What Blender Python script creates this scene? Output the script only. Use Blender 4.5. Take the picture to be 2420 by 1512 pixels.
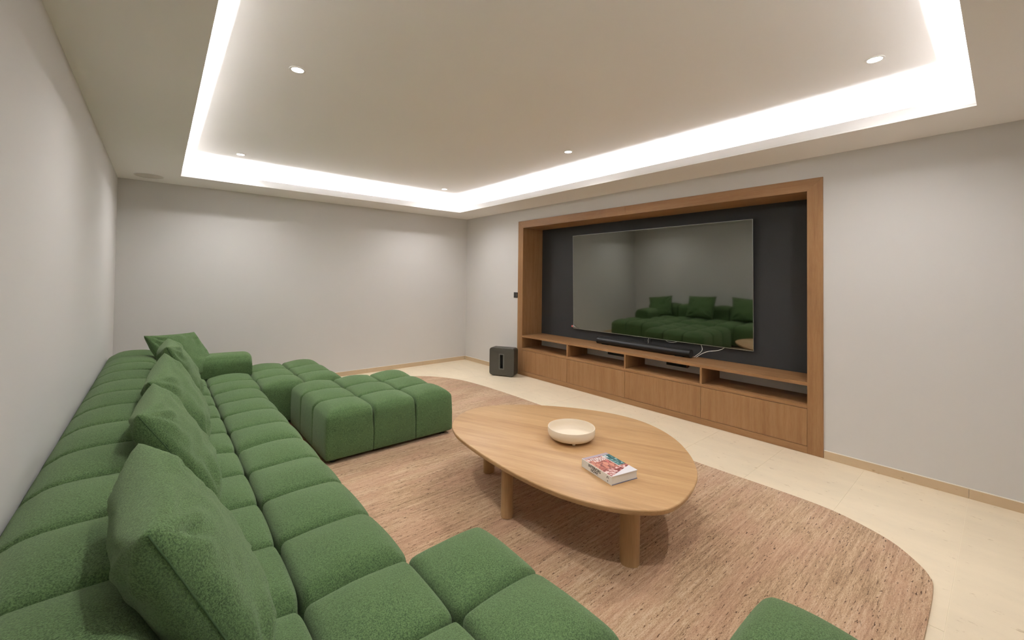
import bpy, bmesh, math, random
from mathutils import Vector, Matrix, noise
random.seed(7)
sc = bpy.context.scene
for o in list(bpy.data.objects): bpy.data.objects.remove(o)
COL = sc.collection

# ------------------------------------------------------------ camera
cam_d = bpy.data.cameras.new('camera'); cam = bpy.data.objects.new('camera', cam_d); COL.objects.link(cam)
YAW, PITCH, ROLL = -0.7010, 0.0181, 0.0115
F = Vector((-math.sin(YAW)*math.cos(PITCH), math.cos(YAW)*math.cos(PITCH), math.sin(PITCH)))
R0 = Vector((math.cos(YAW), math.sin(YAW), 0)); U0 = R0.cross(F)
Rv = math.cos(ROLL)*R0 + math.sin(ROLL)*U0; Uv = -math.sin(ROLL)*R0 + math.cos(ROLL)*U0
M = Matrix((Rv, Uv, -F)).transposed().to_4x4(); M.translation = Vector((0, 0, 1.4))
cam.matrix_world = M
cam_d.sensor_width = 36; cam_d.lens = 36*986.75/2420
cam_d.shift_y = -(756-641.28)/2420; cam_d.clip_start = 0.02
sc.camera = cam
# ------------------------------------------------------------ world, exposure
w = bpy.data.worlds.new('world'); sc.world = w; w.use_nodes = True
w.node_tree.nodes['Background'].inputs[0].default_value = (0.9, 0.93, 1, 1)
w.node_tree.nodes['Background'].inputs[1].default_value = 0.02
sc.view_settings.view_transform = 'Standard'; sc.view_settings.look = 'None'
sc.view_settings.gamma = 1; sc.view_settings.use_curve_mapping = False
sc.view_settings.exposure = 1.33
sc.cycles.max_bounces = 10; sc.cycles.diffuse_bounces = 8; sc.cycles.sample_clamp_indirect = 4
# ------------------------------------------------------------ room dimensions
XL, XT, YB, YN = -0.359, 4.082, 6.065, -0.45
H, HC = 2.427, 2.665                       # soffit height, recessed ceiling height
OX0, OX1, OY0, OY1 = 0.148, 3.568, 0.104, 5.516   # ceiling opening
LED_W, SPOT_W = 18.0, 36.0
LED_C, SPOT_C = (0.90, 0.97, 1.08), (1.0, 0.99, 1.0)

def area(name, loc, sx, sy, power, rot=(math.pi, 0, 0)):
    d = bpy.data.lights.new(name, 'AREA'); d.shape = 'RECTANGLE'; d.size = sx; d.size_y = sy
    d.energy = power; d.color = LED_C; d.spread = math.radians(115)
    o = bpy.data.objects.new(name, d); COL.objects.link(o); o.location = loc; o.rotation_euler = rot
    return o
LZ = 2.458
LO = {'l': 0.042, 'r': 0.075, 'f': 0.075, 'n': 0.05}
area('led_strip_light', (OX0-LO['l'], (OY0+OY1)/2, LZ), .008, OY1-OY0, LED_W*1.3)
area('led_strip_light', (OX1+LO['r'], (OY0+OY1)/2, LZ), .008, OY1-OY0, LED_W*1.3)
area('led_strip_light', ((OX0+OX1)/2, OY1+LO['f'], LZ), OX1-OX0, .008, LED_W)
area('led_strip_light', ((OX0+OX1)/2, OY0-LO['n'], LZ), OX1-OX0, .008, LED_W)
SPOTS = [(x, y) for y in (5.137, 2.79, 0.473) for x in (0.620, 3.064)]
for x, y in SPOTS:
    d = bpy.data.lights.new('downlight_beam', 'SPOT'); d.energy = SPOT_W; d.color = SPOT_C
    d.spot_size = math.radians(150); d.spot_blend = 0.9; d.shadow_soft_size = 0.035
    o = bpy.data.objects.new('downlight_beam', d); COL.objects.link(o); o.location = (x, y, HC-0.008)

# ------------------------------------------------------------ helpers
def link(name, me, mat=None, parent=None):
    o = bpy.data.objects.new(name, me); COL.objects.link(o)
    if mat and not me.materials: me.materials.append(mat)
    if parent: o.parent = parent
    return o
def tag(o, label=None, cat=None, group=None, kind=None):
    if label: o['label'] = label
    if cat: o['category'] = cat
    if group: o['group'] = group
    if kind: o['kind'] = kind
    return o
def empty(name, loc, rz=0):
    o = bpy.data.objects.new(name, None); COL.objects.link(o); o.location = loc; o.rotation_euler = (0, 0, rz)
    o.empty_display_size = .05
    return o
def smooth(me, ang=40):
    for p in me.polygons: p.use_smooth = True
    try: me.set_sharp_from_angle(angle=math.radians(ang))
    except Exception: pass
def fin(bm, name='m', sm=None):
    me = bpy.data.meshes.new(name); bmesh.ops.recalc_face_normals(bm, faces=bm.faces); bm.to_mesh(me); bm.free()
    if sm: smooth(me, sm)
    return me
def box_bm(x0, x1, y0, y1, z0, z1, bev=0, seg=2):
    bm = bmesh.new(); bmesh.ops.create_cube(bm, size=1)
    bmesh.ops.scale(bm, vec=(x1-x0, y1-y0, z1-z0), verts=bm.verts)
    bmesh.ops.translate(bm, vec=((x0+x1)/2, (y0+y1)/2, (z0+z1)/2), verts=bm.verts)
    if bev: bmesh.ops.bevel(bm, geom=bm.edges[:]+bm.verts[:], offset=bev, segments=seg, affect='EDGES', profile=.5)
    return bm
def box(name, x0, x1, y0, y1, z0, z1, mat, parent=None, bev=0, seg=2):
    return link(name, fin(box_bm(x0, x1, y0, y1, z0, z1, bev, seg), name, 40 if bev else None), mat, parent)
def prism(name, pts, z0, z1, mat, parent=None, bev=0, seg=2):
    bm = bmesh.new(); vs = [bm.verts.new((p[0], p[1], z0)) for p in pts]
    f = bm.faces.new(vs); r = bmesh.ops.extrude_face_region(bm, geom=[f])
    top = [v for v in r['geom'] if isinstance(v, bmesh.types.BMVert)]
    bmesh.ops.translate(bm, vec=(0, 0, z1-z0), verts=top)
    if bev:
        es = [e for e in bm.edges if abs(e.verts[0].co.z-e.verts[1].co.z) < 1e-6]
        bmesh.ops.bevel(bm, geom=es, offset=bev, segments=seg, affect='EDGES', profile=.5)
    return link(name, fin(bm, name, 40), mat, parent)
def cyl_bm(r0, r1, z0, z1, n=32, rx=1, ry=1):
    bm = bmesh.new()
    a = [bm.verts.new((r0*rx*math.cos(t), r0*ry*math.sin(t), z0)) for t in [2*math.pi*i/n for i in range(n)]]
    b = [bm.verts.new((r1*rx*math.cos(t), r1*ry*math.sin(t), z1)) for t in [2*math.pi*i/n for i in range(n)]]
    bm.faces.new(a[::-1]); bm.faces.new(b)
    for i in range(n): bm.faces.new((a[i], a[(i+1) % n], b[(i+1) % n], b[i]))
    return bm
def lathe(name, prof, mat, parent=None, n=64, sm=50):
    bm = bmesh.new(); rings = []
    for r, z in prof:
        rings.append([bm.verts.new((r*math.cos(2*math.pi*i/n), r*math.sin(2*math.pi*i/n), z)) for i in range(n)] if r > 1e-6 else [bm.verts.new((0, 0, z))])
    for A, B in zip(rings, rings[1:]):
        for i in range(n):
            j = (i+1) % n
            if len(A) == 1: bm.faces.new((A[0], B[j], B[i]))
            elif len(B) == 1: bm.faces.new((A[i], A[j], B[0]))
            else: bm.faces.new((A[i], A[j], B[j], B[i]))
    return link(name, fin(bm, name, sm), mat, parent)
def tube(name, pts, r, mat, parent=None, cyc=False, res=6):
    cu = bpy.data.curves.new(name, 'CURVE'); cu.dimensions = '3D'; cu.bevel_depth = r; cu.bevel_resolution = 3
    s = cu.splines.new('NURBS'); s.points.add(len(pts)-1)
    for p, q in zip(s.points, pts): p.co = (*q, 1)
    s.use_endpoint_u = not cyc; s.use_cyclic_u = cyc; s.order_u = 4; s.resolution_u = res
    o = bpy.data.objects.new('tmp', cu); COL.objects.link(o)
    dg = bpy.context.evaluated_depsgraph_get(); me = bpy.data.meshes.new_from_object(o.evaluated_get(dg))
    bpy.data.objects.remove(o); me.materials.clear()
    for p in me.polygons: p.use_smooth = True
    return link(name, me, mat, parent)

# ------------------------------------------------------------ materials
class N:
    def __init__(s, name):
        s.m = bpy.data.materials.new(name); s.m.use_nodes = True; s.t = s.m.node_tree
        s.b = s.t.nodes['Principled BSDF']; s.out = s.t.nodes['Material Output']
    def n(s, typ, **k):
        x = s.t.nodes.new(typ)
        for a, v in k.items():
            if a in x.inputs: x.inputs[a].default_value = v
            else: setattr(x, a, v)
        return x
    def l(s, a, b): s.t.links.new(a, b)
    def noise(s, vec, scale, detail=3, rough=.5):
        x = s.n('ShaderNodeTexNoise'); x.inputs['Scale'].default_value = scale; x.inputs['Detail'].default_value = detail
        x.inputs['Roughness'].default_value = rough
        if vec: s.l(vec, x.inputs['Vector'])
        return x.outputs['Fac']
    def pos(s, rot=(0, 0, 0), scale=(1, 1, 1), obj=False):
        if obj: src = s.n('ShaderNodeTexCoord').outputs['Object']
        else: src = s.n('ShaderNodeNewGeometry').outputs['Position']
        if any(rot):      # turn first, then stretch along the turned axes
            r = s.n('ShaderNodeMapping'); s.l(src, r.inputs['Vector']); r.inputs['Rotation'].default_value = rot; src = r.outputs['Vector']
        m = s.n('ShaderNodeMapping'); s.l(src, m.inputs['Vector']); m.inputs['Scale'].default_value = scale
        return m.outputs['Vector']
    def ramp(s, fac, stops):
        r = s.n('ShaderNodeValToRGB'); s.l(fac, r.inputs['Fac']); e = r.color_ramp.elements
        while len(e) < len(stops): e.new(.5)
        for q, (p, c) in zip(e, stops): q.position = p; q.color = (*c, 1) if len(c) == 3 else c
        return r.outputs['Color']
    def mix(s, a, b, fac, mode='MIX'):
        x = s.n('ShaderNodeMix'); x.data_type = 'RGBA'; x.blend_type = mode
        for v, i in ((a, 6), (b, 7)):
            if isinstance(v, tuple): x.inputs[i].default_value = (*v, 1)
            else: s.l(v, x.inputs[i])
        if isinstance(fac, (int, float)): x.inputs[0].default_value = fac
        else: s.l(fac, x.inputs[0])
        return x.outputs[2]
    def math(s, op, a, b=0.0, clamp=False):
        x = s.n('ShaderNodeMath'); x.operation = op; x.use_clamp = clamp
        for v, i in ((a, 0), (b, 1)):
            if isinstance(v, (int, float)): x.inputs[i].default_value = v
            else: s.l(v, x.inputs[i])
        return x.outputs[0]
    def bump(s, h, strength, dist):
        x = s.n('ShaderNodeBump'); x.inputs['Strength'].default_value = strength; x.inputs['Distance'].default_value = dist
        s.l(h, x.inputs['Height']); s.l(x.outputs['Normal'], s.b.inputs['Normal'])
    def base(s, c):
        if isinstance(c, tuple): s.b.inputs['Base Color'].default_value = (*c, 1)
        else: s.l(c, s.b.inputs['Base Color'])
    def set(s, **k):
        for a, v in k.items(): s.b.inputs[a.replace('_', ' ')].default_value = v
def srgb(r, g, b): return tuple(((c/255)/12.92 if c/255 <= .04045 else ((c/255+.055)/1.055)**2.4) for c in (r, g, b))
def plain(name, c, rough=.6, metal=0, **k):
    n = N(name); n.base(c); n.set(Roughness=rough, Metallic=metal)
    if k: n.set(**k)
    return n.m

def mk_paint(name, c):
    n = N(name); p = n.pos(); f = n.noise(p, 1.2, 2)
    n.base(n.mix(tuple(x*.985 for x in c), c, f)); n.set(Roughness=.85); n.b.inputs['Specular IOR Level'].default_value = .25
    n.bump(n.noise(p, 260, 2), .08, .0006); return n.m
M_WALL = mk_paint('wall_paint_dimmed', srgb(206, 203, 199))  # same paint as the ceiling, darkened: dimmer wall light put into the colour
M_CEIL = mk_paint('ceiling_paint', srgb(238, 235, 232))  # same paint as the walls, lightened to stand in for brighter ceiling light

def mk_fabric(name, dark, light):
    n = N(name); p = n.pos()
    f1 = n.noise(p, 250, 3, .75); f2 = n.noise(p, 11, 3); f3 = n.noise(p, 480, 2)
    c = n.ramp(f1, [(.36, dark), (.64, light)])
    c2 = n.mix(c, tuple(x*.86 for x in light), n.math('MULTIPLY', f2, .35))
    n.base(c2); n.set(Roughness=.95, Sheen_Weight=.22, Sheen_Roughness=.5)
    n.b.inputs['Sheen Tint'].default_value = (.75, .85, .6, 1); n.b.inputs['Specular IOR Level'].default_value = .15
    h = n.math('ADD', n.math('MULTIPLY', f1, .7), n.math('MULTIPLY', f3, .3))
    n.bump(h, .7, .006); return n.m
M_FAB = mk_fabric('green_boucle', srgb(38, 58, 30), srgb(98, 124, 78))
M_SEAM = plain('green_thread', srgb(52, 76, 40), .95)

def mk_wood(name, stops, axis, ring=26, rand=.0, rough=.5, rot=0.0, fine=220):
    # axis: grain direction 'x','y','z'
    n = N(name)
    sc3 = {'x': (.06, 1, 1), 'y': (1, .06, 1), 'z': (1, 1, .06)}[axis]
    p = n.pos(rot=(0, 0, rot), scale=sc3)
    oi = n.n('ShaderNodeObjectInfo').outputs['Random']
    off = n.n('ShaderNodeVectorMath'); off.operation = 'ADD'; n.l(p, off.inputs[0])
    cmb = n.n('ShaderNodeCombineXYZ'); 
    for i in range(3): n.l(n.math('MULTIPLY', oi, 7.3+i*3), cmb.inputs[i])
    n.l(cmb.outputs[0], off.inputs[1]); v = off.outputs[0]
    f = n.noise(v, ring, 5, .6); g = n.noise(v, fine, 3, .6)
    mixf = n.math('ADD', n.math('MULTIPLY', f, .65), n.math('MULTIPLY', g, .35))
    mixf = n.math('ADD', mixf, n.math('MULTIPLY', n.math('SUBTRACT', oi, .5), rand))
    n.base(n.ramp(mixf, stops)); n.set(Roughness=rough); n.b.inputs['Specular IOR Level'].default_value = .35
    n.bump(g, .15, .0006); return n.m
OAK = [(.30, srgb(126, 90, 56)), (.48, srgb(142, 104, 66)), (.62, srgb(152, 114, 76))]
M_OAK_Z = mk_wood('oak_veneer_upright', OAK, 'z', 22, .06)
M_OAK_Y = mk_wood('oak_veneer_lengthwise', OAK, 'y', 22, .06)
TOAK = [(.32, srgb(164, 126, 84)), (.5, srgb(182, 144, 100)), (.68, srgb(196, 160, 116))]
GR = math.atan2(.917, -.4)             # grain direction of the tabletop
M_TOP = mk_wood('light_oak_planks', TOAK, 'x', 14, .13, .42, rot=-GR, fine=150)
M_TLEG = mk_wood('light_oak_leg', [(a, tuple(c*.86 for c in b)) for a, b in TOAK], 'z', 20, .05, .5)

def mk_stone(name, c, rand=.04):
    n = N(name); p = n.pos(scale=(1, .35, 1)); oi = n.n('ShaderNodeObjectInfo').outputs['Random']
    f = n.noise(p, 6, 5, .6); g = n.noise(p, 34, 4, .7)
    col = n.ramp(f, [(.3, tuple(x*.92 for x in c)), (.65, c)])
    pits = n.ramp(g, [(.30, srgb(176, 152, 112)), (.37, (1, 1, 1))])
    col = n.mix(col, pits, .5, 'MULTIPLY')
    dk = n.math('ADD', 1-rand, n.math('MULTIPLY', oi, rand)); cc = n.n('ShaderNodeCombineXYZ')
    for i in range(3): n.l(dk, cc.inputs[i])
    n.base(n.mix(col, cc.outputs[0], 1.0, 'MULTIPLY')); n.set(Roughness=.5)
    n.b.inputs['Specular IOR Level'].default_value = .35; n.bump(g, .08, .001); return n.m
M_TILE = mk_stone('cream_limestone', srgb(236, 220, 192))
M_BASE = mk_stone('limestone_skirting', srgb(202, 178, 146), .06)
M_GROUT = plain('pale_grout', srgb(240, 228, 204), .9)
M_CAULK = plain('white_caulk', srgb(232, 226, 216), .8)

def mk_rug():
    n = N('woven_wool_rug')
    a = n.noise(n.pos(scale=(3.5, 70, 1)), 1, 3, .6)          # yarn streaks along x
    b = n.noise(n.pos(scale=(22, 210, 1)), 1, 3, .7)          # slubs
    c = n.noise(n.pos(scale=(1.1, 3.2, 1)), 1, 3)             # broad patches
    d = n.noise(n.pos(scale=(300, 160, 1)), 1, 2, .6)         # weave grain
    f = n.math('ADD', n.math('ADD', n.math('MULTIPLY', a, .26), n.math('MULTIPLY', b, .24)), n.math('ADD', n.math('MULTIPLY', c, .16), n.math('MULTIPLY', d, .34)))
    col = n.ramp(f, [(.40, srgb(126, 98, 72)), (.5, srgb(187, 154, 120)), (.60, srgb(218, 192, 162))])
    tint = n.ramp(n.noise(n.pos(scale=(2.2, 7, 1)), 1, 3), [(.42, (0, 0, 0)), (.62, (.34, .34, .34))])
    col = n.mix(col, srgb(186, 142, 118), tint)
    dash = n.ramp(n.noise(n.pos(scale=(30, 150, 1)), 1, 2, .5), [(.60, (0, 0, 0)), (.655, (1, 1, 1))])
    gate = n.ramp(n.noise(n.pos(scale=(1.6, 60, 1)), 1, 2), [(.46, (0, 0, 0)), (.56, (1, 1, 1))])
    col = n.mix(col, srgb(84, 56, 34), n.mix((0, 0, 0), dash, gate))
    n.base(col); n.set(Roughness=1, Sheen_Weight=.15); n.b.inputs['Specular IOR Level'].default_value = .1
    n.bump(n.math('ADD', b, d), .6, .004); return n.m
M_RUG = mk_rug()
M_CHAR = plain('charcoal_panel', srgb(40, 39, 38), .75)
M_BLACK = plain('matt_black', srgb(22, 21, 20), .5)
M_SBAR = plain('soundbar_grille', srgb(20, 19, 18), .42)
M_SUB = plain('graphite_shell', srgb(66, 63, 54), .45)
M_SUBT = plain('graphite_trim', srgb(92, 92, 84), .4)
M_SCREEN = plain('dark_glass_screen', (.245, .25, .225), .035, 1.0)
M_SILVER = plain('silver_bezel', srgb(170, 168, 160), .35, .8)
M_WHITE = plain('white_cable', srgb(225, 222, 215), .5)
M_FILM = plain('clear_film', srgb(200, 200, 195), .15, 0, Alpha=.55)
M_RED = plain('red_tab', srgb(215, 90, 80), .5)
M_BOWL = plain('cream_ceramic', srgb(232, 218, 196), .45)
M_GRILLE = plain('grille_paint', srgb(205, 199, 190), .9)
def emis(name, c, s):
    n = N(name); n.base((.8, .8, .8)); n.b.inputs['Emission Color'].default_value = (*c, 1); n.b.inputs['Emission Strength'].default_value = s; return n.m
M_LAMP = emis('lamp_glow', (1, .96, .9), 6)
M_LED = emis('led_glow', (1, .98, .95), 3)
M_TRIMW = plain('white_trim', srgb(225, 222, 216), .5)

# ------------------------------------------------------------ room shell
T = .12
def struct(o): o['kind'] = 'structure'; return o
fl = struct(box('floor', XL-T, XT+.55, YN-T, YB+T, -.10, -.0016, M_GROUT))
struct(box('wall_left', XL-T, XL, YN-T, YB+T, -.1, HC+.1, M_WALL))
struct(box('wall_back', XL, XT+.55, YB, YB+T, -.1, HC+.1, M_WALL))
struct(box('wall_front', XL, XT+.55, YN-T, YN, -.1, HC+.1, M_WALL))
NY0, NY1, NZ = .951, 4.690, 2.254
wr = bmesh.new()
def addbox(bm, x0, x1, y0, y1, z0, z1):
    b = box_bm(x0, x1, y0, y1, z0, z1); me = bpy.data.meshes.new('t'); b.to_mesh(me); b.free(); bm.from_mesh(me); bpy.data.meshes.remove(me)
XK = XT+.396
addbox(wr, XT, XT+.55, YN, NY0+.02, -.1, HC+.1); addbox(wr, XT, XT+.55, NY1-.02, YB, -.1, HC+.1)
addbox(wr, XT, XT+.55, NY0+.02, NY1-.02, NZ-.02, HC+.1); addbox(wr, XK+.001, XT+.55, NY0+.02, NY1-.02, -.1, NZ-.02)
struct(link('wall_right', fin(wr), M_WALL))
# ceiling: recessed plane, soffit ring, lip
ce = struct(box('ceiling', XL-T, XT+.55, YN-T, YB+T, HC, HC+.1, M_CEIL))
sf = bmesh.new(); tr = .16
for a in ((XL, OX0, YN, YB), (OX1, XT+.01, YN, YB), (OX0, OX1, YN, OY0), (OX0, OX1, OY1, YB)):
    addbox(sf, a[0], a[1], a[2], a[3], H, H+.013)
for a in ((XL, OX0-tr, YN, YB), (OX1+tr, XT+.01, YN, YB), (OX0-tr, OX1+tr, YN, OY0-tr), (OX0-tr, OX1+tr, OY1+tr, YB)):
    addbox(sf, a[0], a[1], a[2], a[3], H+.013, HC)
link('soffit', fin(sf), M_CEIL, ce)
lp = bmesh.new(); LH = H+.075; lt = .012
for a in ((OX0-lt, OX0, OY0-lt, OY1+lt), (OX1, OX1+lt, OY0-lt, OY1+lt), (OX0, OX1, OY0-lt, OY0), (OX0, OX1, OY1, OY1+lt)):
    addbox(lp, a[0], a[1], a[2], a[3], H+.0135, LH)
link('cove_lip', fin(lp), M_CEIL, ce)
# led tape lying in the cove
for nm, a in (('l', (OX0-LO['l']-.006, OX0-LO['l']+.006, OY0, OY1)), ('r', (OX1+LO['r']-.006, OX1+LO['r']+.006, OY0, OY1)),
              ('f', (OX0, OX1, OY1+LO['f']-.006, OY1+LO['f']+.006)), ('n', (OX0, OX1, OY0-LO['n']-.006, OY0-LO['n']+.006))):
    o = box('led_strip', *a, H+.0131, H+.026, M_LED)
    d = {'l': 'along the left wall side', 'r': 'along the television wall side', 'f': 'along the far wall side', 'n': 'along the side nearest the viewer'}[nm]
    tag(o, 'white led strip hidden in the ceiling cove '+d, 'led strip', 'led strips in the ceiling cove')
# floor tiles
joints = [YN, .170, .695, 1.220, 1.745, 2.270, 2.795, 3.320, 3.845, 4.370, 4.895, 5.420, 5.945, YB]
g = .0011
for i, (a, b) in enumerate(zip(joints, joints[1:])):
    xs = [XL] + [x - (1.1 if i < 3 else 0) for x in [(3.545-.9*k - (0 if i % 2 else .45)) for k in range(6)][::-1] if x > XL+.05] + ([3.995] if i % 2 == 0 and False else [])
    xs = sorted(xs) + [XT+.03]
    for c, d in zip(xs, xs[1:]):
        box('tile', c+g, d-g, a+g, b-g, -.0015, 0, M_TILE, fl)
# skirting
def skirting(name, segs, ax):
    root = struct(empty(name, (0, 0, 0)))
    for a, b in segs:
        if ax == 'r': box('skirting_stone', XT-.012, XT-.0005, a+.0008, b-.0008, 0.0005, .062, M_BASE, root); box('caulk_line', XT-.010, XT-.0005, a, b, .0621, .066, M_CAULK, root)
        if ax == 'b': box('skirting_stone', a+.0008, b-.0008, YB-.012, YB-.0005, 0.0005, .062, M_BASE, root); box('caulk_line', a, b, YB-.010, YB-.0005, .0621, .066, M_CAULK, root)
        if ax == 'l': box('skirting_stone', XL+.0005, XL+.012, a+.0008, b-.0008, 0.0005, .062, M_BASE, root); box('caulk_line', XL+.0005, XL+.010, a, b, .0621, .066, M_CAULK, root)
skirting('baseboard_right', [(YN, .168), (.168, .948), (4.693, 5.3), (5.3, YB-.013)], 'r')
skirting('baseboard_back', [(XL+.013, .55), (.55, 1.45), (1.45, 2.35), (2.35, 3.25), (3.25, XT-.013)], 'b')
skirting('baseboard_left', [(YN, .6), (.6, 1.6), (1.6, 2.6), (2.6, 3.6), (3.6, 4.6), (4.6, 5.6), (5.6, YB)], 'l')

# ------------------------------------------------------------ media unit
XF = XT-.008
mu = tag(empty('media_unit', (XT, 2.82, 0)), 'built-in oak television niche and low cabinet with mitred frame in the right wall', 'cabinet')
mu_i = Matrix.Translation(-Vector((XT, 2.82, 0)))
def mp(name, x0, x1, y0, y1, z0, z1, mat, parent=None, bev=.0008):
    o = box(name, x0-XT, x1-XT, y0-2.82, y1-2.82, z0, z1, mat, parent or mu, bev, 1); return o
def frame_piece(name, pts, mat):     # pts (y,z) polygon, extruded in x
    bm = bmesh.new(); vs = [bm.verts.new((XF-XT, y-2.82, z)) for y, z in pts]; f = bm.faces.new(vs)
    r = bmesh.ops.extrude_face_region(bm, geom=[f]); bmesh.ops.translate(bm, vec=(.030, 0, 0), verts=[v for v in r['geom'] if isinstance(v, bmesh.types.BMVert)])
    bmesh.ops.bevel(bm, geom=bm.edges[:], offset=.0008, segments=1, affect='EDGES')
    return link(name, fin(bm), mat, mu)
FY0, FY1 = NY0, NY1; IY0, IY1 = NY0+.109, NY1-.109; IZ = 2.152
frame_piece('frame_stile', [(FY0, .001), (IY0, .001), (IY0, IZ), (FY0, NZ)], M_OAK_Z)
frame_piece('frame_stile', [(FY1, .001), (FY1, NZ), (IY1, IZ), (IY1, .001)], M_OAK_Z)
frame_piece('frame_header', [(FY0, NZ), (IY0, IZ), (2.8195, IZ), (2.8195, NZ)], M_OAK_Y)
frame_piece('frame_header', [(2.8205, NZ), (2.8205, IZ), (IY1, IZ), (FY1, NZ)], M_OAK_Y)
X0 = XF+.030
mp('side_lining', X0, XK, IY0-.018, IY0-.0005, .001, IZ, M_OAK_Z); mp('side_lining', X0, XK, IY1+.0005, IY1+.018, .001, IZ, M_OAK_Z)
mp('top_lining', X0, XK, IY0, IY1, IZ+.0005, IZ+.018, M_OAK_Y)
o = mp('back_panel', XK-.008, XK-.001, IY0, IY1, .581, IZ, M_CHAR); o['label'] = 'charcoal back panel behind the television'
o = mp('lower_back_panel', XK-.006, XK-.0005, IY0, IY1, .396, .5505, M_CEIL); o['label'] = 'white painted back of the open compartments'
mp('countertop', XF, XK-.0005, IY0, IY1, .552, .580, M_OAK_Y, bev=.0012)
mp('shelf_board', XF, XK-.0005, IY0, IY1, .367, .395, M_OAK_Y, bev=.0012)
DV = [1.941, 2.816, 3.698]
for y in DV: mp('divider', XF, XK-.007, y-.010, y+.010, .3955, .5515, M_OAK_Z)
ys = [IY0]+DV+[IY1]
for a, b in zip(ys, ys[1:]): mp('drawer_front', XF, XF+.022, a+.0018, b-.0018, .063, .3635, M_OAK_Z)
mp('carcass', XF+.030, XK-.01, IY0+.002, IY1-.002, .01, .366, M_BLACK)
mp('plinth', XF, XF+.02, IY0, IY1, .001, .0595, M_OAK_Y)

# outlets in compartments
def outlet(y0, y1, z0, z1, label, plug=False):
    n = 4; r = tag(empty('power_outlet', (XK-.0062, (y0+y1)/2, z0)), label, 'power outlet', 'outlets in the open compartments')
    L = y1-y0; link('face_plate', fin(box_bm(-.009, 0, -L/2, L/2, 0, z1-z0, .002, 1), 'p', 40), M_BLACK, r)
    for i in range(n):
        bm = cyl_bm(.019, .016, 0, .003, 20); bmesh.ops.rotate(bm, verts=bm.verts, matrix=Matrix.Rotation(-math.pi/2, 3, 'Y'))
        bmesh.ops.translate(bm, vec=(-.009, -L/2+L*(i+.5)/n, (z1-z0)/2), verts=bm.verts)
        link('socket', fin(bm), plain('socket_black', srgb(9, 9, 9), .6) if i == 0 else bpy.data.materials['socket_black'], r)
    return r
outlet(3.06, 3.345, .440, .520, 'black four-socket outlet in the compartment left of the middle divider')
outlet(2.270, 2.525, .440, .520, 'black four-socket outlet in the compartment right of the middle divider')
pl = empty('plug', (XK-.03, 2.262, .452)); tag(pl, 'small brown plug at the right end of the right-hand outlet', 'plug')
link('plug_body', fin(box_bm(-.02, .0225, -.007, .007, 0, .05, .003, 2), 'b', 40), plain('brown_plastic', srgb(110, 66, 44), .5), pl)

# light switch
sw = tag(empty('light_switch', (XT, 4.737, 1.12)), 'small black light switch on the wall left of the oak frame', 'switch')
link('switch_plate', fin(box_bm(-.009, -.0005, -.041, .043, 0, .082, .0025, 2), 'b', 40), M_BLACK, sw)
link('rocker', fin(box_bm(-.0125, -.009, -.030, -.012, .018, .066, .001, 1), 'b', 40), plain('switch_rocker', srgb(70, 68, 64), .4), sw)

# ------------------------------------------------------------ television
TW, TH = 3.907-1.590, 1.293
tv = tag(empty('television', (4.437, (3.907+1.590)/2+.004, .720)), 'very large black flat television mounted on the charcoal panel', 'television')
tv.rotation_euler = (0, math.radians(-1.3), 0)
link('screen', fin(box_bm(0, .006, -TW/2+.004, TW/2-.004, .006, TH-.004, .0006, 1), 's'), M_SCREEN, tv)
bz = bmesh.new()
addbox(bz, -.001, .012, -TW/2, TW/2, 0, .006); addbox(bz, -.001, .012, -TW/2, TW/2, TH-.003, TH)
addbox(bz, -.001, .012, -TW/2, -TW/2+.003, .006, TH-.003); addbox(bz, -.001, .012, TW/2-.003, TW/2, .006, TH-.003)
link('bezel', fin(bz), M_SILVER, tv)['label'] = 'thin silver bezel'
link('rear_shell', fin(box_bm(.0125, .022, -TW/2+.01, TW/2-.01, .01, TH-.01, .004, 1), 'r'), M_BLACK, tv)
link('wall_bracket', fin(box_bm(.0225, .036, -.4, .4, .35, .75), 'r'), M_BLACK, tv).location = (-.004, 0, 0)
bm = bmesh.new()  # curled protective film at lower left corner
P = [(-.004, TW/2-.002, .055), (-.012, TW/2-.06, .020), (-.004, TW/2-.115, .004), (-.002, TW/2+.002, .004), (-.022, TW/2-.004, .030)]
v = [bm.verts.new(p) for p in P]; bm.faces.new((v[0], v[4], v[1])); bm.faces.new((v[4], v[3], v[1])); bm.faces.new((v[3], v[2], v[1]))
r = bmesh.ops.solidify(bm, geom=bm.faces[:], thickness=.0008)
link('protective_film', fin(bm), M_FILM, tv)['label'] = 'peeling clear film at the lower corner'
link('pull_tab', fin(box_bm(-.016, -.004, TW/2+.002, TW/2+.024, .018, .042, .004, 2), 'b', 40), M_RED, tv)['label'] = 'small red pull tab'

# soundbar: a long tube on the counter
sb = tag(empty('soundbar', (4.352, 2.797, .580)), 'long black tubular soundbar on the oak counter under the television', 'soundbar')
sb.rotation_euler = (0, 0, math.radians(-.9))
bm = cyl_bm(.0415, .0415, -.618, .618, 40); bmesh.ops.rotate(bm, verts=bm.verts, matrix=Matrix.Rotation(-math.pi/2, 3, 'X')); bmesh.ops.translate(bm, vec=(0, 0, .0455), verts=bm.verts)
link('grille_tube', fin(bm, 'g', 40), M_SBAR, sb)
for s in (-1, 1):
    bm = cyl_bm(.043, .043, -.004, .004, 40); bmesh.ops.rotate(bm, verts=bm.verts, matrix=Matrix.Rotation(-math.pi/2, 3, 'X')); bmesh.ops.translate(bm, vec=(0, s*.622, .0455), verts=bm.verts)
    link('end_cap', fin(bm, 'g', 40), M_BLACK, sb)
    link('foot', fin(box_bm(-.025, .025, s*.5-.05, s*.5+.05, 0.0005, .008, .002, 1), 'f'), M_BLACK, sb)
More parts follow.
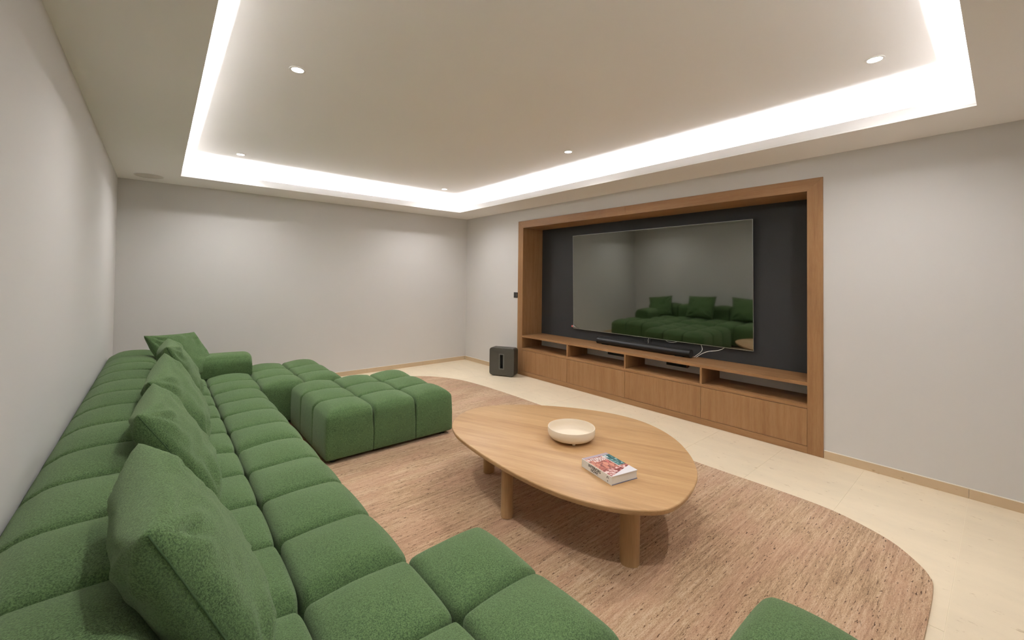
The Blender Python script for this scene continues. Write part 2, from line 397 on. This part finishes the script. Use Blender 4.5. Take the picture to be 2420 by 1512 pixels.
# cables
ca = tube('cable', [(4.4655, 2.137, .745), (4.464, 2.12, .705), (4.435, 2.085, .672), (4.425, 2.12, .63), (4.41, 2.16, .597), (4.40, 2.172, .583)], .0032, M_WHITE)
tag(ca, 'white cable bent sharply down from the television to the soundbar end', 'cable')
cb = tube('cable', [(4.4655, 1.86, .745), (4.464, 1.885, .706), (4.442, 1.93, .682), (4.436, 2.0, .668), (4.428, 2.06, .655), (4.415, 2.12, .612), (4.402, 2.150, .583)], .0032, M_WHITE)
tag(cb, 'white cable looping right from the soundbar end up behind the television', 'cable')
cc = tube('cable', [(4.4655, 2.56, .745), (4.462, 2.53, .704), (4.438, 2.46, .700), (4.460, 2.40, .706), (4.4655, 2.36, .745)], .003, M_WHITE)
tag(cc, 'short white cable sagging below the middle of the television', 'cable')
tb = tag(empty('cable_bundle', (4.445, 2.755, .65)), 'tangled black cables hanging behind the middle of the soundbar', 'cable')
for k in range(4):
    y = (k-1.5)*.022
    tube('wire', [(.012, y, .065), (0, y+.015, .05), (-.01, y-.02, .02), (-.005, y+.02, -.02), (-.01, y, -.06)], .0035, M_BLACK if k != 1 else M_SILVER, tb)

# subwoofer
sa, sbp = Vector((3.69, 4.86, 0)), Vector((3.87, 4.52, 0))
wd = (sa-sbp).length
so = tag(empty('subwoofer', ((sa+sbp)/2)), 'dark grey slab subwoofer with a central slot on the floor beside the oak frame', 'speaker')
so.rotation_euler = (0, 0, math.atan2(*( (sa-sbp).normalized().yx))-math.pi/2)
# local: +y towards sa, front face at x=0 (towards room), depth +x
def rrect(w_, z0, z1, r, n=8):
    pts = []
    for cx, cz, a0 in ((w_-r, z1-r, 0), (-w_+r, z1-r, 90), (-w_+r, z0+r, 180), (w_-r, z0+r, 270)):
        for k in range(n+1):
            a = math.radians(a0+90*k/n); pts.append((cx+r*math.cos(a), cz+r*math.sin(a)))
    return pts
def slab_with_hole(d0, d1, w_, z0, z1, r, hw, hz0, hz1, bev=.006):
    bm = bmesh.new(); o_ = rrect(w_, z0, z1, r); h_ = rrect(hw, hz0, hz1, .005)
    O0 = [bm.verts.new((d0, y, z)) for y, z in o_]; O1 = [bm.verts.new((d1, y, z)) for y, z in o_]
    I0 = [bm.verts.new((d0, y, z)) for y, z in h_]; I1 = [bm.verts.new((d1, y, z)) for y, z in h_]
    n = len(o_)
    for i in range(n):
        j = (i+1) % n
        bm.faces.new((O0[i], O0[j], O1[j], O1[i])); bm.faces.new((I0[i], I1[i], I1[j], I0[j]))
        bm.faces.new((O0[i], I0[i], I0[j], O0[j])); bm.faces.new((O1[i], O1[j], I1[j], I1[i]))
    es = [e for e in bm.edges if all(v in set(O0) | set(O1) for v in e.verts) and abs(e.verts[0].co.x-e.verts[1].co.x) < 1e-6]
    bmesh.ops.bevel(bm, geom=es, offset=bev, segments=3, affect='EDGES', profile=.5)
    return fin(bm, 's', 35)
link('shell', slab_with_hole(0, .158, wd/2, .012, .405, .040, .032, .108, .312), M_SUB, so)
link('slot_frame', slab_with_hole(-.0015, .012, .040, .098, .322, .008, .0255, .112, .308, .001), M_SUBT, so)['label'] = 'lighter grey frame around the slot'
link('slot_interior', fin(box_bm(.06, .1, -.032, .032, .11, .31), 's'), M_BLACK, so)
for y in (-.13, .13):
    for x in (.03, .128): link('foot', fin(box_bm(x-.02, x+.02, y-.02, y+.02, .0005, .013, .003, 1), 'f'), M_SUBT, so)

# ------------------------------------------------------------ lights in the ceiling
DL_LAB = ['in the far left corner of the recessed ceiling', 'in the far right corner of the recessed ceiling', 'at mid left of the recessed ceiling',
          'at mid right above the television', 'nearest the viewer on the left', 'in the near right corner of the recessed ceiling']
for (x, y), lb in zip(SPOTS, DL_LAB):
    r = tag(empty('downlight', (x, y, HC)), 'round recessed white downlight '+lb, 'downlight', 'recessed ceiling downlights')
    lathe('trim_ring', [(.034, -.0005), (.034, -.004), (.045, -.0035), (.046, -.0005)], M_TRIMW, r, 40)
    link('lamp_disc', fin(cyl_bm(.0335, .0335, -.003, -.0005, 32)), M_LAMP, r)
sp = tag(empty('ceiling_speaker', (-.104, 5.735, H)), 'flush round painted speaker grille in the ceiling corner above the sofa', 'speaker')
lathe('grille', [(0, -.0025), (.112, -.0025), (.114, -.001), (.114, -.0005)], M_GRILLE, sp, 48)
lathe('rim', [(.1145, -.0005), (.1145, -.0045), (.119, -.0045), (.120, -.0005)], M_TRIMW, sp, 48)

# ------------------------------------------------------------ rug
def catmull(pts, n=8):
    out = []; L = len(pts)
    for i in range(L):
        p0, p1, p2, p3 = (Vector(pts[(i+k-1) % L]) for k in range(4))
        for k in range(n):
            t = k/n
            out.append(.5*((2*p1)+(-p0+p2)*t+(2*p0-5*p1+4*p2-p3)*t*t+(-p0+3*p1-3*p2+p3)*t**3))
    return out
RUG = [(3.186, 1.541), (3.190, .957), (3.175, .720), (3.123, .556), (3.041, .407), (2.926, .302), (2.832, .247), (2.71, .224), (2.3, .218), (1.9, .222), (1.3, .30),
       (.95, .60), (.82, 1.3), (.80, 2.4), (.80, 3.6), (.84, 4.5), (1.0, 5.0), (1.3, 5.3), (1.8, 5.42), (2.3, 5.44), (2.669, 5.431), (2.82, 5.395), (3.008, 5.204), (3.163, 4.897), (3.233, 4.494), (3.258, 3.88), (3.245, 3.0), (3.21, 2.2)]
rug_pts = catmull(RUG, 6)
rg = prism('rug', rug_pts, .0004, .011, M_RUG, None, .003, 2)
tag(rg, 'large tan woven rug with dark slubs and rounded corners under the coffee table', 'rug')
def on_rug(x, y, poly=RUG):
    c = False
    for i in range(len(poly)):
        x1, y1 = poly[i]; x2, y2 = poly[i-1]
        if (y1 > y) != (y2 > y) and x < (x2-x1)*(y-y1)/(y2-y1)+x1: c = not c
    return c

# ------------------------------------------------------------ coffee table
ct_pts = [(18, 340), (40, 270), (100, 225), (200, 190), (320, 173), (500, 168), (700, 175), (900, 188), (1100, 212), (1300, 250), (1450, 290), (1600, 360), (1720, 440), (1800, 540), (1843, 640),
          (1845, 700), (1820, 770), (1760, 850), (1680, 915), (1590, 938), (1450, 947), (1300, 938), (1100, 905), (900, 850), (700, 775), (500, 680), (350, 590), (200, 500), (100, 425), (50, 380)]
ZT = .372
TOPO = [(1.562,2.472),(1.672,2.620),(1.800,2.704),(1.950,2.742),(2.088,2.714),(2.256,2.607),(2.412,2.452),(2.551,2.284),(2.656,2.096),(2.718,1.889),(2.731,1.724),(2.668,1.530),(2.570,1.361),(2.423,1.215),(2.276,1.108),(2.185,1.060),(2.074,1.024),(1.944,.998),(1.835,.988),(1.752,1.000),(1.684,1.061),(1.622,1.124),(1.556,1.225),(1.510,1.347),(1.478,1.498),(1.463,1.685),(1.470,1.866),(1.479,2.073),(1.503,2.257),(1.528,2.373)]
CTX, CTY = 2.05, 1.85
ct = tag(empty('coffee_table', (CTX, CTY, .011)), 'low egg-shaped light oak coffee table on the tan rug', 'coffee table')
_t = TOPO
for _ in range(2): _t = [tuple((_t[i-1][k]+4*_t[i][k]+_t[(i+1) % len(_t)][k])/6 for k in (0, 1)) for i in range(len(_t))]
_t = [(1.012*(x-2.1)+2.1, 1.012*(y-1.85)+1.85) for x, y in _t]
top_out = [(p.x-CTX, p.y-CTY) for p in catmull(_t, 6)]
def top_bm():
    bm = bmesh.new(); prof = [(0, 0.0), (.0035, -.0015), (.006, -.005), (.006, -.012), (.0, -.027), (-.012, -.031)]
    n = len(top_out); nrm = []
    for i in range(n):
        a, b = Vector(top_out[i-1]), Vector(top_out[(i+1) % n]); d = (b-a).normalized(); nrm.append(Vector((d.y, -d.x)))
    area_ = sum(top_out[i-1][0]*top_out[i][1]-top_out[i][0]*top_out[i-1][1] for i in range(n)); sg = 1 if area_ > 0 else -1
    rings = []
    for off, z in prof:
        rings.append([bm.verts.new((top_out[i][0]+sg*nrm[i].x*(off-.004), top_out[i][1]+sg*nrm[i].y*(off-.004), ZT-.011+z)) for i in range(n)])
    for A, B in zip(rings, rings[1:]):
        for i in range(n): bm.faces.new((A[i], A[(i+1) % n], B[(i+1) % n], B[i]))
    bm.faces.new(rings[0]); bm.faces.new(rings[-1][::-1]); return bm
gd = Vector((math.cos(GR), math.sin(GR), 0)); pn = Vector((-gd.y, gd.x, 0))
ext = [Vector((x, y, 0)).dot(pn) for x, y in top_out]; lo, hi = min(ext)-.01, max(ext)+.01
NPL = 10; cuts = [lo+(hi-lo)*i/NPL + (random.uniform(-.012, .012) if 0 < i < NPL else 0) for i in range(NPL+1)]
for a, b in zip(cuts, cuts[1:]):
    bm = top_bm()
    for c, s in ((a, -1), (b, 1)):
        g_ = bm.verts[:]+bm.edges[:]+bm.faces[:]
        r = bmesh.ops.bisect_plane(bm, geom=g_, plane_co=pn*c, plane_no=pn*s, clear_outer=True, clear_inner=False)
        es = [e for e in r['geom_cut'] if isinstance(e, bmesh.types.BMEdge)]
        if es: bmesh.ops.contextual_create(bm, geom=es)
    link('plank', fin(bm, 'plank', 30), M_TOP, ct)
for x, y, ang, a, b in ((1.795, 1.205, math.atan2(.84, -.55), .048, .037), (1.59, 1.905, math.atan2(.77, .64), .048, .036), (1.845, 2.42, .3, .048, .036), (2.33, 2.05, 2.2, .048, .036)):
    bm = cyl_bm(1, 1, 0, ZT-.0425, 40, a, b); 
    es = [e for e in bm.edges if e.verts[0].co.z < .001 and e.verts[1].co.z < .001]
    bmesh.ops.bevel(bm, geom=es, offset=.004, segments=2, affect='EDGES')
    o = link('leg', fin(bm, 'leg', 40), M_TLEG, ct); o.location = (x-CTX, y-CTY, .0005); o.rotation_euler = (0, 0, ang)

# bowl
bw = tag(empty('bowl', (2.05, 1.817, ZT)), 'shallow round cream ceramic bowl on small feet on the coffee table', 'bowl')
lathe('bowl_body', [(0, .014), (.09, .014), (.118, .016), (.136, .022), (.146, .033), (.1505, .048), (.1515, .064), (.1515, .079), (.1505, .0825), (.1475, .0825), (.1460, .079), (.1455, .064), (.1435, .048), (.137, .034), (.124, .026), (.105, .0235), (0, .023)], M_BOWL, bw, 72, 60)
for k in range(3):
    a = math.radians(230+120*k)
    o = lathe('bowl_foot', [(0, .0005), (.007, .001), (.0105, .005), (.0105, .011), (.008, .017), (0, .018)], M_BOWL, bw, 20, 60); o.location = (.105*math.cos(a), .105*math.sin(a), 0)

# book
def mk_cover():
    n = N('printed_cover'); p = n.pos(obj=True)
    sx = n.n('ShaderNodeSeparateXYZ'); n.l(p, sx.inputs[0]); X, Y = sx.outputs[0], sx.outputs[1]
    m2 = n.n('ShaderNodeMapping'); n.l(p, m2.inputs['Vector']); m2.inputs['Scale'].default_value = (1, .6, 1)
    vo = n.n('ShaderNodeTexVoronoi'); vo.feature = 'DISTANCE_TO_EDGE'; vo.inputs['Scale'].default_value = 46; n.l(m2.outputs[0], vo.inputs['Vector'])
    vc = n.n('ShaderNodeTexVoronoi'); vc.inputs['Scale'].default_value = 46; n.l(m2.outputs[0], vc.inputs['Vector'])
    sr = n.n('ShaderNodeSeparateColor'); n.l(vc.outputs['Color'], sr.inputs[0])
    st = n.ramp(sr.outputs[0], [(0, srgb(190, 120, 100)), (.5, srgb(205, 142, 118)), (1, srgb(160, 84, 72))])
    st = n.mix(srgb(120, 52, 48), st, n.ramp(vo.outputs['Distance'], [(.02, (0, 0, 0)), (.09, (1, 1, 1))]))
    low = n.noise(p, 60, 3)
    room = n.ramp(low, [(.4, srgb(110, 40, 38)), (.5, srgb(180, 100, 90)), (.6, srgb(225, 205, 200))])
    dn = n.math('LESS_THAN', Y, -.045)
    c = n.mix(st, room, dn)
    # teal window at the upper far side
    win = n.math('MULTIPLY', n.math('GREATER_THAN', X, .036), n.math('GREATER_THAN', Y, -.035))
    wc = n.ramp(n.noise(p, 70, 3), [(.4, srgb(24, 70, 74)), (.55, srgb(70, 120, 116)), (.65, srgb(160, 190, 190))])
    c = n.mix(c, wc, win)
    fr = n.math('MULTIPLY', n.math('GREATER_THAN', Y, -.045), n.math('LESS_THAN', n.math('ABSOLUTE', n.math('SUBTRACT', X, .034)), .0025))
    c = n.mix(c, srgb(225, 218, 215), fr)
    top = n.math('GREATER_THAN', Y, .098); c = n.mix(c, srgb(176, 160, 168), top)
    bot = n.math('LESS_THAN', n.math('ADD', Y, n.math('MULTIPLY', X, -.35)), -.088); c = n.mix(c, srgb(228, 224, 226), bot)
    n.base(c); n.set(Roughness=.3); return n.m
BK = .045
bc = Vector((1.859, 1.380)); ang = math.atan2(-.037, .172)
bk = tag(empty('book', (bc.x, bc.y, ZT), ang), 'thick design book with a red stone photo cover lying on the coffee table', 'book')
LW, WW = .242, .174
link('pages', fin(box_bm(-WW/2+.004, WW/2-.003, -LW/2+.0035, LW/2-.0035, .0032, BK-.0032), 'p'), plain('paper', srgb(226, 220, 210), .8), bk)
link('front_cover', fin(box_bm(-WW/2+.001, WW/2, -LW/2, LW/2, BK-.003, BK, .0006, 1), 'c'), mk_cover(), bk)
link('back_cover', fin(box_bm(-WW/2+.001, WW/2, -LW/2, LW/2, .0003, .003, .0006, 1), 'c'), plain('back_cover_board', srgb(96, 92, 110), .4), bk)
link('spine', fin(box_bm(-WW/2-.001, -WW/2+.003, -LW/2, LW/2, .0003, BK-.0002, .001, 1), 'c'), plain('spine_board', srgb(232, 228, 220), .4), bk)
def text(name, body, size, loc, rot, mat, parent, extrude=.0002):
    cu = bpy.data.curves.new(name, 'FONT'); cu.body = body; cu.size = size; cu.extrude = extrude; cu.align_x = 'CENTER'; cu.align_y = 'CENTER'; cu.space_line = .8; cu.offset = size*.02
    o = bpy.data.objects.new('t', cu); COL.objects.link(o)
    me = bpy.data.meshes.new_from_object(o.evaluated_get(bpy.context.evaluated_depsgraph_get())); bpy.data.objects.remove(o)
    me.materials.clear(); q = link(name, me, mat, parent); q.location = loc; q.rotation_euler = rot; return q
M_INK = plain('black_ink', srgb(25, 24, 24), .5); M_INKW = plain('white_ink', srgb(240, 236, 232), .4); M_INKR = plain('pink_ink', srgb(228, 120, 120), .4)
text('cover_title', 'INTERIORS\nNOW!', .0285, (-.012, .066, BK+.0003), (0, 0, 0), M_INKW, bk)
text('cover_number', '3', .030, (.012, .026, BK+.0003), (0, 0, .1), M_INKR, bk)
# spine text reads along the spine from top of the book downwards (towards -y), letters upright towards the cover edge
text('spine_title', 'INTERIORS\nNOW!', .0205, (-WW/2-.0013, .012, BK/2), Matrix(((0, 0, -1), (-1, 0, 0), (0, 1, 0))).to_euler(), M_INK, bk)
bm = bmesh.new()
for k in range(20):
    a0, a1 = math.radians(-20+k*12), math.radians(-20+(k+1)*12)
    q = [bm.verts.new((-WW/2-.0014, -.092-math.cos(a)*r_, BK*.62+math.sin(a)*r_)) for a, r_ in ((a0, .0075), (a1, .0075), (a1, .0042), (a0, .0042))]; bm.faces.new(q)
link('spine_emblem', fin(bm), M_INK, bk)
text('spine_imprint', 'III', .008, (-WW/2-.0013, -.092, BK*.28), Matrix(((0, 0, -1), (-1, 0, 0), (0, 1, 0))).to_euler(), M_INK, bk)

# ------------------------------------------------------------ tufted sofa modules
def lines(a, b, r0, r1, nr=5, nm=5):
    """grid coordinates dense in the rounded ends"""
    out = [a + r0*(1-math.cos(math.pi/2*k/nr)) for k in range(nr)]
    m0, m1 = a+r0, b-r1
    out += [m0+(m1-m0)*k/nm for k in range(nm)]
    out += [m1 + r1*math.sin(math.pi/2*k/nr) for k in range(nr+1)]
    return out
def cell_mesh(x0, x1, y0, y1, z0, z1, rx0, rx1, ry0, ry1, rzt, rzb, crown=.018, bx0=0, bx1=0, by0=0, by1=0, seed=0):
    """upholstered panel: a box whose faces round off into its seams and swell in the middle"""
    X = lines(x0, x1, rx0, rx1); Y = lines(y0, y1, ry0, ry1); Z = lines(z0, z1, rzb, rzt, 5, 4)
    bm = bmesh.new(); vd = {}
    nx, ny, nz = len(X)-1, len(Y)-1, len(Z)-1
    def vert(i, j, k):
        if (i, j, k) in vd: return vd[i, j, k]
        x, y, z = X[i], Y[j], Z[k]
        hh = min(1, max(0, ((z-z0)/(z1-z0)-.45)/.4)); hh = hh*hh*(3-2*hh)
        RX0, RX1, RY0, RY1 = [(.040 if q > .07 else .014)+(q-(.040 if q > .07 else .014))*hh for q in (rx0, rx1, ry0, ry1)]
        cx = min(max(x, x0+RX0), x1-RX1); cy = min(max(y, y0+RY0), y1-RY1)
        ax_ = abs(x-cx)/(RX0 if x < cx else RX1); ay_ = abs(y-cy)/(RY0 if y < cy else RY1)
        wo = max(ax_**2 if (rx0 if x < cx else rx1) > .07 else 0, ay_**2 if (ry0 if y < cy else ry1) > .07 else 0)
        azt = min(rzt, .030)+(rzt-min(rzt, .030))*min(1, wo)
        cz = min(max(z, z0+rzb), z1-azt)
        dx, dy, dz = x-cx, y-cy, z-cz
        ux = dx/(RX0 if dx < 0 else RX1); uy = dy/(RY0 if dy < 0 else RY1); uz = dz/(rzb if dz < 0 else azt)
        hor = (abs(ux)**PC+abs(uy)**PC)**(1/PC); m = max(abs(ux), abs(uy), abs(uz)); l = math.sqrt(hor*hor+uz*uz)
        if l > 1e-9:
            s = m/l; x = cx+dx*s; y = cy+dy*s; z = cz+dz*s
        u = (2*(x-x0)/(x1-x0)-1); v = (2*(y-y0)/(y1-y0)-1)
        pin = .009*hh*abs(u*v)**3
        if (rx0 if u < 0 else rx1) < .07: x -= math.copysign(pin, u)
        if (ry0 if v < 0 else ry1) < .07: y -= math.copysign(pin, v)
        w_ = (2*(z-z0)/(z1-z0)-1)
        hz = max(0, (z-z0)/(z1-z0))
        z += crown*(1-u*u)*(1-v*v)*hz**2
        q = (1-v*v)*(1-max(-1, w_)**2 if abs(w_) < 1 else 0)
        if u < 0: x -= bx0*q*min(1, -u*1.2)
        else: x += bx1*q*min(1, u*1.2)
        q = (1-u*u)*(1-w_*w_ if abs(w_) < 1 else 0)
        if v < 0: y -= by0*q*min(1, -v*1.2)
        else: y += by1*q*min(1, v*1.2)
        p = Vector((x*3.1+seed, y*3.1, z*3.1)); 
        d = noise.noise_vector(p*2)*.004
        vv = bm.verts.new((x+d.x*(1-abs(u)), y+d.y*(1-abs(v)), z+d.z*hz)); vd[i, j, k] = vv; return vv
    for i in range(nx):
        for j in range(ny):
            bm.faces.new((vert(i, j, nz), vert(i+1, j, nz), vert(i+1, j+1, nz), vert(i, j+1, nz)))
            bm.faces.new((vert(i, j, 0), vert(i, j+1, 0), vert(i+1, j+1, 0), vert(i+1, j, 0)))
    for i in range(nx):
        for k in range(nz):
            bm.faces.new((vert(i, 0, k), vert(i+1, 0, k), vert(i+1, 0, k+1), vert(i, 0, k+1)))
            bm.faces.new((vert(i, ny, k), vert(i, ny, k+1), vert(i+1, ny, k+1), vert(i+1, ny, k)))
    for j in range(ny):
        for k in range(nz):
            bm.faces.new((vert(0, j, k), vert(0, j, k+1), vert(0, j+1, k+1), vert(0, j+1, k)))
            bm.faces.new((vert(nx, j, k), vert(nx, j+1, k), vert(nx, j+1, k+1), vert(nx, j, k+1)))
    me = fin(bm, 'tufted_panel')
    for p in me.polygons: p.use_smooth = True
    return me
PC = 5.0
ZS = .392     # height where the seat crowns start from (crown adds to it)
RS = .032     # seam rounding
def module(name, label, xs, ys, group, back=False, arm=None, xs_for=None, org=None, zb=.035):
    ox, oy = org or ((xs[0]+xs[-1])/2, (ys[0]+ys[-1])/2)
    r = tag(empty(name, (ox, oy, 0)), label, 'sofa', group)
    k = 0
    for a in range(len(xs)-1):
        if back and a == 0: continue
        for b in range(len(ys)-1):
            k += 1
            fx0, fx1 = (a == 0), (a == len(xs)-2); fy0, fy1 = (b == 0), (b == len(ys)-2)
            e = .0004
            out = lambda f, R_: R_ if f else RS
            me = cell_mesh(xs[a]-ox+e, xs[a+1]-ox-e, ys[b]-oy+e, ys[b+1]-oy-e, zb, ZS,
                           out(fx0, .085), out(fx1, .105), out(fy0, .085), out(fy1, .085), .055, .02, .040,
                           .012*fx0, .016*fx1, .010*(fy0 and not back), .010*(fy1 and not back), seed=ox*7+k)
            link('tufted_panel', me, M_FAB, r)
    if back:
        for b in range(len(ys)-1):
            fy0, fy1 = (b == 0), (b == len(ys)-2)
            me = cell_mesh(XL+.004-ox, .012-ox, ys[b]-oy+.0004, ys[b+1]-oy-.0004, zb, .655, .165, .095, .034, .034, .062, .02, .034, 0, .02, 0, 0, seed=ox*5+b)
            link('backrest_panel', me, M_FAB, r)
    for fx in (xs[0]+.07, xs[-1]-.07):
        for fy in (ys[0]+.07, ys[-1]-.07):
            z0 = .0115 if on_rug(fx, fy) else .0005
            o = link('foot', fin(cyl_bm(.022, .026, z0, zb+.03, 20), 'foot', 40), M_BLACK, r); o.location = (fx-ox, fy-oy, 0)
    return r
SG = 'green tufted sofa modules'
PX = [XL+.004, .0, .365, .733]
module('sofa_module', 'green tufted sofa module nearest the camera, jutting out toward the rug', [XL+.004, .0, .355, .708, 1.055], [.715, 1.075, 1.432], SG, back=True)
module('sofa_module', 'straight green tufted sofa module behind the two nearest pillows', PX, [1.437, 1.804, 2.17, 2.537, 2.901], SG, back=True)
module('sofa_module', 'straight green tufted sofa module between the ottoman and the left wall', PX, [2.906, 3.27, 3.637, 4.005, 4.372], SG, back=True)
md = module('sofa_module', 'green tufted chaise module at the far end with a low armrest', [XL+.004, .0, .365, .735, 1.10, 1.468], [4.377, 4.745, 5.112, 5.482], SG, back=True)
me = cell_mesh(.016-md.location.x, .752-md.location.x, 5.015-md.location.y, 5.36-md.location.y, ZS-.02, .592, .03, .06, .10, .10, .09, .03, .012, 0, .006, .01, .01)
link('armrest', me, M_FAB, md)
module('ottoman', 'green tufted three-by-three ottoman standing on the rug by the coffee table', [.957, 1.318, 1.680, 2.042], [3.222, 3.585, 3.950, 4.315], 'green ottomans', org=(1.5, 3.77))['category'] = 'ottoman'
module('ottoman', 'green ottoman of which only one corner shows at the bottom edge', [.49, .85, 1.21, 1.570], [-.40, -.09, .22, .530], 'green ottomans')['category'] = 'ottoman'

# ------------------------------------------------------------ scatter pillows
def pillow(label, nb, fb, ft, nt, T=.105, seed=0, N_=34):
    """corners: near bottom, far bottom, far top, near top (world)"""
    nb, fb, ft, nt = map(Vector, (nb, fb, ft, nt)); c = (nb+fb+ft+nt)/4
    e1 = ((fb-nb)+(ft-nt)).normalized(); e2 = ((nt-nb)+(ft-fb)); e2 = (e2-e1*e2.dot(e1)).normalized(); nn = e1.cross(e2); side = 1 if nn.z > 0 else -1
    def surf(u, v, s):
        uu = u*(1-.065*(1-v*v)**1.0*abs(u)**2); vv = v*(1-.055*(1-u*u)*abs(v)**2)
        a, b = (uu+1)/2, (vv+1)/2
        p = nb*(1-a)*(1-b)+fb*a*(1-b)+ft*a*b+nt*(1-a)*b
        e = max(0, (1-abs(u)**2.4))*max(0, (1-abs(v)**2.6))
        t = T*(e**.40)*((.68*(1-.12*v)) if s*side > 0 else .86*(1+.16*v))
        # creases running in from the corners
        w_ = 0
        for cu, cv in ((-1, -1), (1, -1), (1, 1), (-1, 1)):
            du, dv = (u-cu), (v-cv); rr = math.hypot(du, dv); an = math.atan2(dv*-cv, du*-cu)
            w_ += math.sin(an*11+seed+cu*2+cv)*math.exp(-((rr-.38)/.30)**2)*.013
        q = Vector((u*1.6+seed*3.3, v*1.6, s*5))
        w_ += noise.noise(q)*.016+noise.noise(q*2.7)*.008
        # horizontal drag wrinkles
        w_ += math.sin(v*15+2*noise.noise(q*1.3)*3)*.0025*math.exp(-((abs(u)-.8)/.3)**2)
        return p + nn*s*(t + w_*min(1, e*3))
    bm = bmesh.new(); us = [math.sin(math.pi/2*(2*i/N_-1))*.6+(2*i/N_-1)*.4 for i in range(N_+1)]
    g_ = {}
    for s in (1, -1):
        for i, u in enumerate(us):
            for j, v in enumerate(us):
                edge = i in (0, N_) or j in (0, N_)
                if s == -1 and edge: g_[s, i, j] = g_[1, i, j]
                else: g_[s, i, j] = bm.verts.new(surf(u, v, s)-c)
        for i in range(N_):
            for j in range(N_):
                q = (g_[s, i, j], g_[s, i+1, j], g_[s, i+1, j+1], g_[s, i, j+1])
                try: bm.faces.new(q if s == 1 else q[::-1])
                except ValueError: pass
    me = fin(bm, 'pillow')
    for p in me.polygons: p.use_smooth = True
    o = link('throw_pillow', me, M_FAB); o.location = c
    tag(o, label, 'pillow', 'green throw pillows on the sofa')
    ring = [surf(-1, v, 1)-c for v in us[::-1][1::2]]+[surf(u, -1, 1)-c for u in us[1::2]]+[surf(1, v, 1)-c for v in us[1:-1:2]]
    tube('seam', ring, .0019, M_SEAM, o, res=3)
    return o
ZP = .435
pillow('large green pillow nearest the camera, leaning back on the sofa', (.205, 1.10, ZP), (.200, 1.70, ZP), (-.040, 1.70, .890), (-.010, 1.11, .885), .136, 1.0)
pillow('green pillow second from the camera, leaning on the backrest', (.205, 2.12, ZP), (.200, 2.72, ZP), (-.016, 2.74, .862), (-.055, 2.15, .862), .112, 2.0)
pillow('green pillow in the middle of the row, third from the camera', (.225, 2.95, ZP), (.235, 3.53, ZP), (.034, 3.57, .888), (-.035, 2.93, .832), .125, 3.0)
pillow('green pillow fourth from the camera, in front of the corner pillow', (.240, 3.88, ZP), (.240, 4.45, ZP), (.062, 4.45, .880), (.048, 3.87, .888), .12, 4.0)
pillow('green pillow set diagonally in the far corner against the armrest', (.10, 4.83, ZP), (.50, 5.15, .430), (.278, 5.29, .830), (-.096, 4.93, .860), .095, 5.0)
